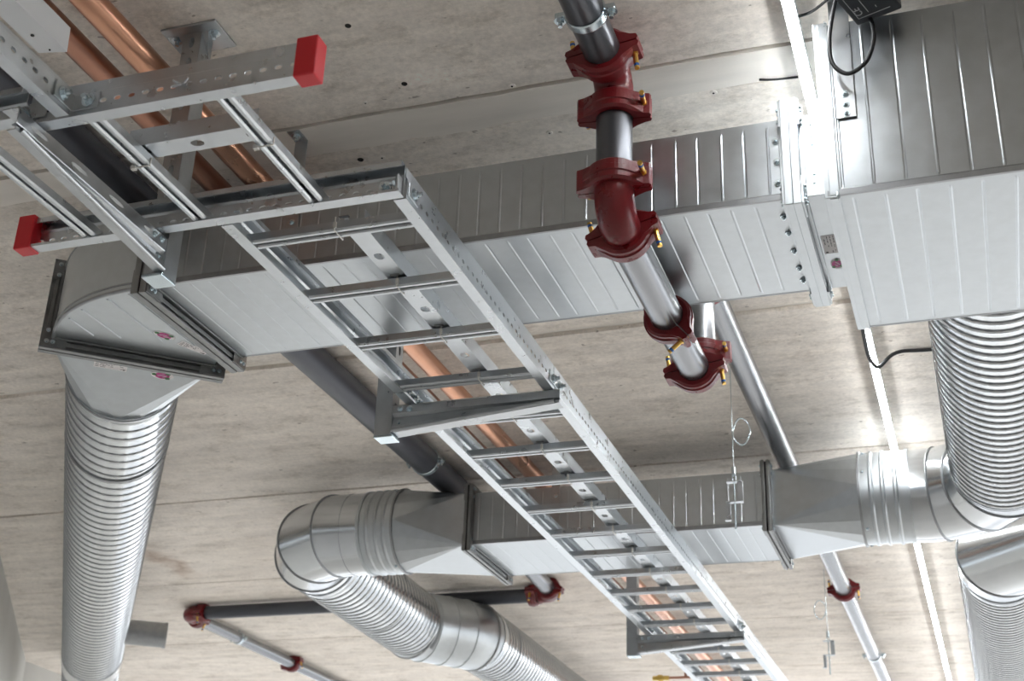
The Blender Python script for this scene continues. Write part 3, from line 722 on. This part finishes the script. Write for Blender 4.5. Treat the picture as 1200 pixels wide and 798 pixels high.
def half_housing(R, L, wth):
    """half of a grooved coupling: cross plane local x,z ; pipe along y"""
    q = MB(); out = []
    inner = [(R['r'] * math.cos(a), R['r'] * math.sin(a)) for a in [PI - PI * k / 16 for k in range(17)]]
    inner[0] = (-R['r'], .0015); inner[-1] = (R['r'], .0015)
    def arcp(a): return (R['o'] * math.cos(a), R['o'] * math.sin(a))
    outer = [(L, .0015), (L + .003, .007), (L, .014), (L - .012, .017)] + [arcp(math.radians(d)) for d in range(38, 143, 8)] + [(-L + .012, .017), (-L, .014), (-L - .003, .007), (-L, .0015)]
    prof = inner + outer; n = len(prof); ni = len(inner)
    def lay(y, shr):
        pts = []
        for i, (x, z) in enumerate(prof):
            if i >= ni:
                d = math.hypot(x, z); f = (d - shr) / d if z > .016 else 1
                if abs(x) > R['o'] and shr: f = 1
                x *= f; z *= f
            pts.append(V(x, y, z))
        return pts
    ys = [(-wth, .006), (-wth + .005, .0), (-.008, 0), (-.006, -.003), (.006, -.003), (.008, 0), (wth - .005, 0), (wth, .006)]
    L_ = [lay(*a) for a in ys]
    for a, b in zip(L_[:-1], L_[1:]): q.add(a + b, [(i, (i + 1) % n, n + (i + 1) % n, n + i) for i in range(n)])
    for l in (L_[0], L_[-1]):
        # cap as strips between inner and outer outline
        I = l[:ni]; O = list(reversed(l[ni:])); k = len(O)
        vs = I + O; fs = []
        for i in range(ni - 1):
            a = int(round(i * (k - 1) / (ni - 1))); b = int(round((i + 1) * (k - 1) / (ni - 1)))
            fs.append((i, i + 1, *range(ni + b, ni + a - 1, -1)))
        q.add(vs, fs)
    return q.mesh('coupling_half', 'red', merge=True)
def coup_bolt(L):
    q = MB(); q.lathe([(0, .0075), (.006, .0075)], ID, 6, False); q.lathe([(-.014, .0052), (.042, .0052)], ID, 12)
    q.lathe([(-.014, .009), (-.019, .007)], ID, 12)
    return q.mesh('bolt', 'brass')
CB = coup_bolt(.03)
BT = MB().lathe([(.031, .0055), (.037, .0055)], ID, 12).mesh('blue_mark', 'blue')
COUP = {}
def coupling(label, p, axis, ears, r, flip=1, group=None):
    """ears: direction of the bolt lugs"""
    t = thing('pipe_coupling', label, 'pipe coupling', tuple(p), group)
    key = round(r, 4)
    if key not in COUP: COUP[key] = half_housing({'r': r + .0008, 'o': r + .017}, r + .036, .024)
    ax = Vector(axis).normalized(); e = Vector(ears).normalized(); z = e.cross(ax)
    m = Matrix(((e.x, ax.x, z.x, p[0]), (e.y, ax.y, z.y, p[1]), (e.z, ax.z, z.z, p[2]), (0, 0, 0, 1)))
    inst(COUP[key], 'housing_half', t, m); inst(COUP[key], 'housing_half', t, m @ Matrix.Rotation(PI, 4, 'Y'))
    for s in (1, -1):
        b = inst(CB, 'bolt', t, m @ frame((s * (r + .025), 0, .012 * flip * s), (0, 0, flip * s), (1, 0, 0)))
        o = bpy.data.objects.new('blue_mark', BT); COL.objects.link(o); o.parent = b; ROOT[o.name] = ROOT[t.name]
    return t
def elbow(label, p, d0, d1_, R, r, mat='red'):
    p = Vector(p); d0 = Vector(d0); d1_ = Vector(d1_)          # p = corner of the two axes
    pts = []
    a = p - d0 * (R + .025); pts.append(a)
    c = p - d0 * R + d1_ * R
    for k in range(11):
        an = PI / 2 * k / 10; pts.append(c - d1_ * R * math.cos(an) + d0 * R * math.sin(an))
    pts.append(p + d1_ * (R + .025))
    o = MB().tube(pts, r + .003, 32).build('pipe_elbow', mat, at=tuple(p)); return tag(o, label, 'pipe elbow')
PX, PZ, PLZ, PR = -.602, 1.70, 1.372, .0372
YA, YB = 2.262, 3.12; ER = .052
pipe('sprinkler_pipe', 'dark grey pipe running in from the top edge to the first red coupling', [(PX, -3.55, PZ), (PX, YA - ER - .03, PZ)], PR, 'pipe_dark')
coupling('upper red coupling at the end of the top pipe, bolt pointing down', (PX, YA - ER - .028, PZ), (0, 1, 0), (1, 0, .12), PR, -1)
elbow('short dark red elbow between the two top couplings', (PX, YA, PZ), (0, 1, 0), (0, 0, -1), ER, PR)
coupling('second red coupling at the top of the vertical drop', (PX, YA, PZ - ER - .028), (0, 0, 1), (1, .12, 0), PR, 1)
pipe('sprinkler_pipe', 'short vertical drop pipe in front of the long duct, between red couplings', [(PX, YA, PZ - ER - .03), (PX, YA, PLZ + ER + .03)], PR, 'pipe_dark')
coupling('red coupling above the large glossy elbow', (PX, YA, PLZ + ER + .028), (0, 0, 1), (1, .05, 0), PR, 1)
elbow('large glossy red elbow at the foot of the vertical drop', (PX, YA, PLZ), (0, 0, -1), (0, 1, 0), ER, PR)
coupling('red coupling just below the large glossy elbow', (PX, YA + ER + .028, PLZ), (0, 1, 0), (1, 0, .25), PR, -1)
pipe('sprinkler_pipe', 'steel pipe dipping under the long duct, near length', [(PX, YA + ER + .03, PLZ), (PX, 2.745, PLZ)], PR, 'pipe')
coupling('open red coupling midway along the pipe dip under the duct', (PX, 2.745, PLZ), (0, 1, 0), (.85, 0, -1), PR, -1)
pipe('sprinkler_pipe', 'steel pipe dipping under the long duct, far length', [(PX, 2.745, PLZ), (PX, YB - ER - .03, PLZ)], PR, 'pipe')
coupling('lowest red coupling at the end of the dip, bolt hanging down', (PX, YB - ER - .028, PLZ), (0, 1, 0), (1, 0, .15), PR, -1)
elbow('red elbow turning the dipped pipe up behind the duct', (PX, YB, PLZ), (0, 1, 0), (0, 0, 1), ER, PR)
coupling('red coupling at the foot of the riser behind the duct', (PX, YB, PLZ + ER + .028), (0, 0, 1), (1, .1, 0), PR, 1)
pipe('sprinkler_pipe', 'short steel riser behind the long duct', [(PX, YB, PLZ + ER + .03), (PX, YB, PZ - ER - .02)], PR, 'pipe')
elbow('red elbow at the top of the riser, mostly hidden behind the long duct', (PX, YB, PZ), (0, 0, 1), (0, 1, 0), ER, PR)
coupling('red coupling peeking out below the far edge of the long duct', (PX + .002, YB + ER + .05, PZ), (0, 1, 0), (1, 0, .1), PR, -1)
pipe('sprinkler_pipe', 'long steel pipe running from behind the duct to the brightly lit far end', [(PX, YB + ER + .02, PZ), (-.588, 10, PZ)], PR, 'pipe')
coupling('red coupling on the white lit pipe near the bottom right', (-.596, 6.40, PZ), (0, 1, 0), (1, 0, .1), PR, -1)
def clamp(label, x, y, z, r, rod=True, ears=(1, 0, 0)):
    t = thing('pipe_clamp', label, 'pipe clamp', (x, y, z - r))
    m = frame((x, y, z), (0, 1, 0))
    MB().lathe([(-.012, r + .0005), (-.012, r + .003), (-.008, r + .0045), (.008, r + .0045), (.012, r + .003), (.012, r + .0005)], m, 40, True, False).build('ring', 'bolt', t)
    for s in (1, -1):
        e = MB().box((s * (r + .012), 0, 0), (.022, .022, .012), m).build('ear', 'bolt', t, bevel=.002)
        inst(BOLT, 'bolt', e, m @ frame((s * (r + .014), 0, -.006), (0, 0, -1), (0, 1, 0)))
    MB().tube([(x, y, z + r), (x, y, HC)], .005, 10).build('rod', 'bolt', t)
clamp('zinc pipe clamp round the top pipe at the upper edge', PX, 2.045, PZ, PR)
clamp('zinc pipe clamp round the white lit pipe near the bottom edge', -.59, 7.80, PZ, PR)
clamp('zinc pipe clamp round the thick dark pipe, just before the second duct', MX, 4.38, ZMP, .05)
# low pipe run, bottom left
BY = 6.34; BR = .035; BZ = 1.733; BX = -4.06
coupling('red coupling where the dark main pipe meets the cross pipe', (-1.982, 6.22, BZ), (0, 1, 0), (1, 0, -.2), .039, -1)
elbow('red elbow joining the dark main pipe to the cross pipe', (-1.985, BY, BZ), (0, 1, 0), (-1, 0, 0), .055, .037)
coupling('red coupling at the right end of the dark cross pipe', (-2.095, BY, BZ), (1, 0, 0), (0, 1, -.2), BR, -1)
pipe('cross_pipe', 'dark grey cross pipe behind the spiral duct, lower left', [(-2.08, BY, BZ), (BX + .09, BY, BZ)], BR, 'dark')
coupling('red coupling at the left end of the dark cross pipe', (BX + .10, BY, BZ), (1, 0, 0), (0, 1, .3), BR, -1)
elbow('red elbow at the far left end of the dark cross pipe', (BX, BY, BZ), (-1, 0, 0), (0, 1, 0), .055, BR + .002)
coupling('red coupling at the start of the small galvanised pipe, lower left', (BX, BY + .11, BZ), (0, 1, 0), (1, 0, -.3), BR - .003, -1)
pipe('branch_pipe', 'small galvanised pipe running away from the left red elbow', [(BX, BY + .10, BZ), (BX - .05, 9.8, BZ)], BR - .003, 'pipe')
coupling('small red coupling on the galvanised pipe at the bottom edge, lower left', (BX - .02, 7.62, BZ), (0, 1, 0), (1, 0, .4), BR - .003, -1)
clamp('zinc pipe clamp round the small galvanised pipe, lower left', BX - .008, 6.92, BZ, BR - .003)
# brass valve on a thin copper tube, bottom edge
vt = thing('shutoff_valve', 'small brass valve on thin copper tube at the bottom edge', 'valve', (-1.9, 8.15, 1.66))
MB().lathe([(0, .014), (.03, .014), (.03, .02), (.06, .02), (.06, .014), (.1, .014)], frame((-1.92, 8.15, 1.68), (1, 0, 0)), 12, False).build('body', 'valve', vt)
MB().tube([(-1.83, 8.15, 1.68), (-1.64, 8.15, 1.68)], .008, 10).build('tube', 'copper2', vt)
MB().tube([(-1.72, 8.15, 1.68), (-1.72, 8.15, HC)], .008, 10).build('tube', 'copper2', vt)

# ------------------------------------------------------------------ lights
def led(label, x, y0, y1, wdt=.019, group=None):
    t = thing('linear_light', label, 'ceiling light', (x, (y0 + y1) / 2, HC - .03), group)
    h = wdt / 2 + .002
    MB().sheet([(-h, -.026), (-h, -.001), (h, -.001), (h, -.026)], frame((x, 0, HC), (0, 1, 0)), y0, y1).build('housing', 'white', t, solid=.0016)
    pr = [(-wdt / 2, -.022)] + [(-wdt / 2 * math.cos(a), -.025 - .009 * math.sin(a)) for a in [PI * k / 6 for k in range(7)]] + [(wdt / 2, -.022)]
    q = MB(); q.prism(pr, frame((x, 0, HC), (0, 1, 0)), y0, y1); q.build('diffuser', 'led', t)
led('glowing continuous linear light along the ceiling on the right', -.232, 1.7, 11.9)
led('linear ceiling light of the second row, beyond the right edge', 3.0, 4.6, 11.9)  # out of view, added to put more light on the floor
led('linear ceiling light of the third row, beyond the right edge', 6.0, 4.6, 11.9)  # another added row, never in view, for floor light

# ------------------------------------------------------------------ white trunking, upper left
tr = thing('cable_trunking', 'white enamelled sheet trunking end in the upper left corner', 'trunking', (-1.49, 1.2, 1.5))
q = MB(); x0, x1, z0, z1, ya, yb = -1.516, -1.464, 1.5, 1.55, -1.5, 1.645
q.add([(x0, ya, z0), (x0, yb - .012, z0), (x1, yb, z0), (x1, ya, z0), (x1, yb - .004, z1), (x1, ya, z1), (x0, yb - .014, z1), (x0, ya, z1)], [(0, 1, 2, 3), (3, 2, 4, 5), (0, 1, 6, 7), (5, 4, 6, 7)])
q.build('cover', 'white', tr, solid=.002, bevel=.004)
for (x, y, r) in ((-1.494, 1.585, .0035), (-1.490, 1.630, .0018)):
    MB().lathe([(0, r), (.0022, r)], frame((x, y, z0), (0, 0, -1), (0, 1, 0)), 10, False).build('hole', 'hole', tr)
q = MB(); q.box((-1.4625, .9, (HC + 1.52) / 2), (.003, .03, HC - 1.52)); q.build('hanger', 'bracket', tr)

# ------------------------------------------------------------------ control box and its cable at the plenum
bx = thing('control_box', 'dark grey plastic box with white marking on the ceiling, top right', 'electrical box', (-.06, 2.1, 1.70))
c0 = V(-.1068, 2.2303, 0); ang = math.atan2(-.030, .085)
mbx = Matrix.Translation((c0.x, c0.y, 1.70)) @ Matrix.Rotation(ang, 4, 'Z')
MB().box((.046, -.075, .036), (.092, .15, .072), mbx).build('case', 'box', bx, bevel=.004)
def text(body, size, m, mat, parent, nm):
    cu = bpy.data.curves.new(nm, 'FONT'); cu.body = body; cu.size = size; cu.extrude = .0003
    tmp = bpy.data.objects.new(nm, cu); COL.objects.link(tmp)
    dg = bpy.context.evaluated_depsgraph_get(); me = bpy.data.meshes.new_from_object(tmp.evaluated_get(dg))
    bpy.data.objects.remove(tmp); me.materials.clear(); me.materials.append(M[mat])
    return inst(me, nm, parent, m)
down = Matrix.Rotation(PI, 4, 'X')
text('CE', .021, mbx @ Matrix.Translation((.026, -.028, -.0006)) @ down @ Matrix.Rotation(PI / 2, 4, 'Z'), 'print', bx, 'print')
q = MB()
for (a, b) in (((.012, -.02), (.012, -.14)), ((.012, -.02), (.075, -.02)), ((.036, -.03), (.036, -.12)), ((.055, -.035), (.055, -.04))):
    cx, cy = (a[0] + b[0]) / 2, (a[1] + b[1]) / 2
    q.box((cx, cy, -.0004), (abs(a[0] - b[0]) + .0012, abs(a[1] - b[1]) + .0012, .0008), mbx)
q.build('print', 'print', bx)
pts = []
P0 = [V(-.082, 2.215, 1.705), V(-.077, 2.205, 1.672), V(-.079, 2.2, 1.635), V(-.096, 2.2, 1.592), V(-.13, 2.2, 1.572), V(-.157, 2.2, 1.60), V(-.160, 2.2, 1.65), V(-.152, 2.195, 1.70), V(-.135, 2.17, 1.745), V(-.115, 2.12, 1.768)]
def smooth(P, n=6):
    out = []
    for i in range(len(P) - 1):
        a = P[max(i - 1, 0)]; b = P[i]; c = P[i + 1]; d = P[min(i + 2, len(P) - 1)]
        for k in range(n):
            t_ = k / n
            out.append(.5 * ((2 * b) + (c - a) * t_ + (2 * a - 5 * b + 4 * c - d) * t_ ** 2 + (3 * b - a - 3 * c + d) * t_ ** 3))
    return out + [P[-1]]
o = MB().tube(smooth(P0), .0042, 10).build('cable', 'rubber', at=(-.12, 2.2, 1.57)); tag(o, 'black cable looping down from the dark box in front of the plenum', 'cable')
o = MB().tube(smooth([V(-.222, 2.26, 1.772), V(-.19, 2.243, 1.766), V(-.15, 2.215, 1.772)]), .003, 6).build('cable', 'rubber', at=(-.19, 2.24, 1.765)); tag(o, 'short black cable end beside the light, next to the plenum strap', 'cable')
o = MB().tube(smooth([V(-.331, 2.452, 1.774), V(-.30, 2.455, 1.77), V(-.25, 2.466, 1.774)]), .0025, 6).build('cable', 'rubber', at=(-.29, 2.455, 1.77)); tag(o, 'thin black cable tail on the ceiling left of the light', 'cable')
o = MB().tube(smooth([V(-.235, 3.62, 1.722), V(-.238, 3.80, 1.72), V(-.233, 3.88, 1.72), V(-.214, 3.925, 1.722), V(-.16, 3.93, 1.765), V(-.05, 3.945, 1.77), V(.3, 3.96, 1.77)]) + [V(6.9, 4.1, 1.772)], .006, 8).build('cable', 'rubber', at=(-.1, 3.9, 1.76)); tag(o, 'black feed cable crossing the light and leaving behind the right spiral duct', 'cable')

# ------------------------------------------------------------------ wire hangers
def wirehook(label, x, y, zb, flip=1):
    t = thing('wire_hanger', label, 'wire hanger', (x, y, zb), 'wire hangers with coiled slack')
    z1 = HC; L = HC - zb
    MB().tube([(x, y, z1), (x, y, zb + L * .30)], .0016, 6).build('wire', 'bolt', t)
    q = MB(); c = V(x + flip * .028, y, zb + L * .56)
    for k in range(2): q.tube([c + V(.027 * math.cos(a), .004 * k + .006 * math.sin(a * 3), .042 * math.sin(a)) for a in [2 * PI * i / 24 for i in range(26)]], .0022, 6, False)
    q.build('coil', 'bolt', t)
    MB().box((x, y, zb + L * .30), (.014, .012, .03)).build('grip', 'bolt', t, bevel=.004)
    q = MB(); q.tube([V(x + .006 * math.cos(a), y, zb + L * .255 + .012 * math.sin(a)) for a in [2 * PI * i / 12 for i in range(14)]], .002, 6, False); q.build('ring', 'bolt', t)
    zt = zb + L * .23; w_ = .018
    q = MB()
    q.box((x, y, zt), (.046, .02, .003)); q.box((x + .018, y, zt - .031), (.018, .004, .064)); q.box((x, y, zt - .064), (.052, .02, .003))
    q.box((x - .019, y, zt - .092), (.014, .004, .056)); q.box((x - .022, y, zt - .12), (.018, .016, .003)); q.build('clip', 'ladder', t, bevel=.001)
    MB().tube([(x, y, zt), (x, y, zt - .15)], .003, 6).build('stud', 'bolt', t)
wirehook('thin wire hanger with coil and clip in front of the second duct', -.672, 3.95, 1.285)
wirehook('thin wire hanger with coil and clip left of the white lit pipe', -.672, 6.30, 1.34, -1)

# ------------------------------------------------------------------ groups of repeats
GROUPS = {'pipe_coupling': 'red grooved pipe couplings', 'pipe_elbow': 'red pipe elbows', 'spiral_duct': 'round spiral ducts', 'round_elbow': 'round duct elbows',
          'duct_transition': 'square to round duct transitions', 'ladder_support': 'ceiling supports of the cable ladders', 'pipe_clamp': 'zinc pipe clamps',
          'hanger_strap': 'steel duct straps', 'sprinkler_pipe': 'lengths of the grooved steel pipe', 'copper_pipe': 'pair of copper pipes', 'linear_light': 'linear ceiling lights',
          'cable_ladder': 'cable ladder sections', 'cable': 'black cables', 'rectangular_duct': 'flat rectangular ducts', 'mounting_strip': 'perforated mounting strips'}
for o in S.objects:
    k = o.name.split('.')[0]
    if o.parent is None and k in GROUPS: o['group'] = GROUPS[k]
# ------------------------------------------------------------------ lift everything to floor level
for o in list(S.objects):
    if o.parent is None and o.type != 'CAMERA': o.location.z += CH
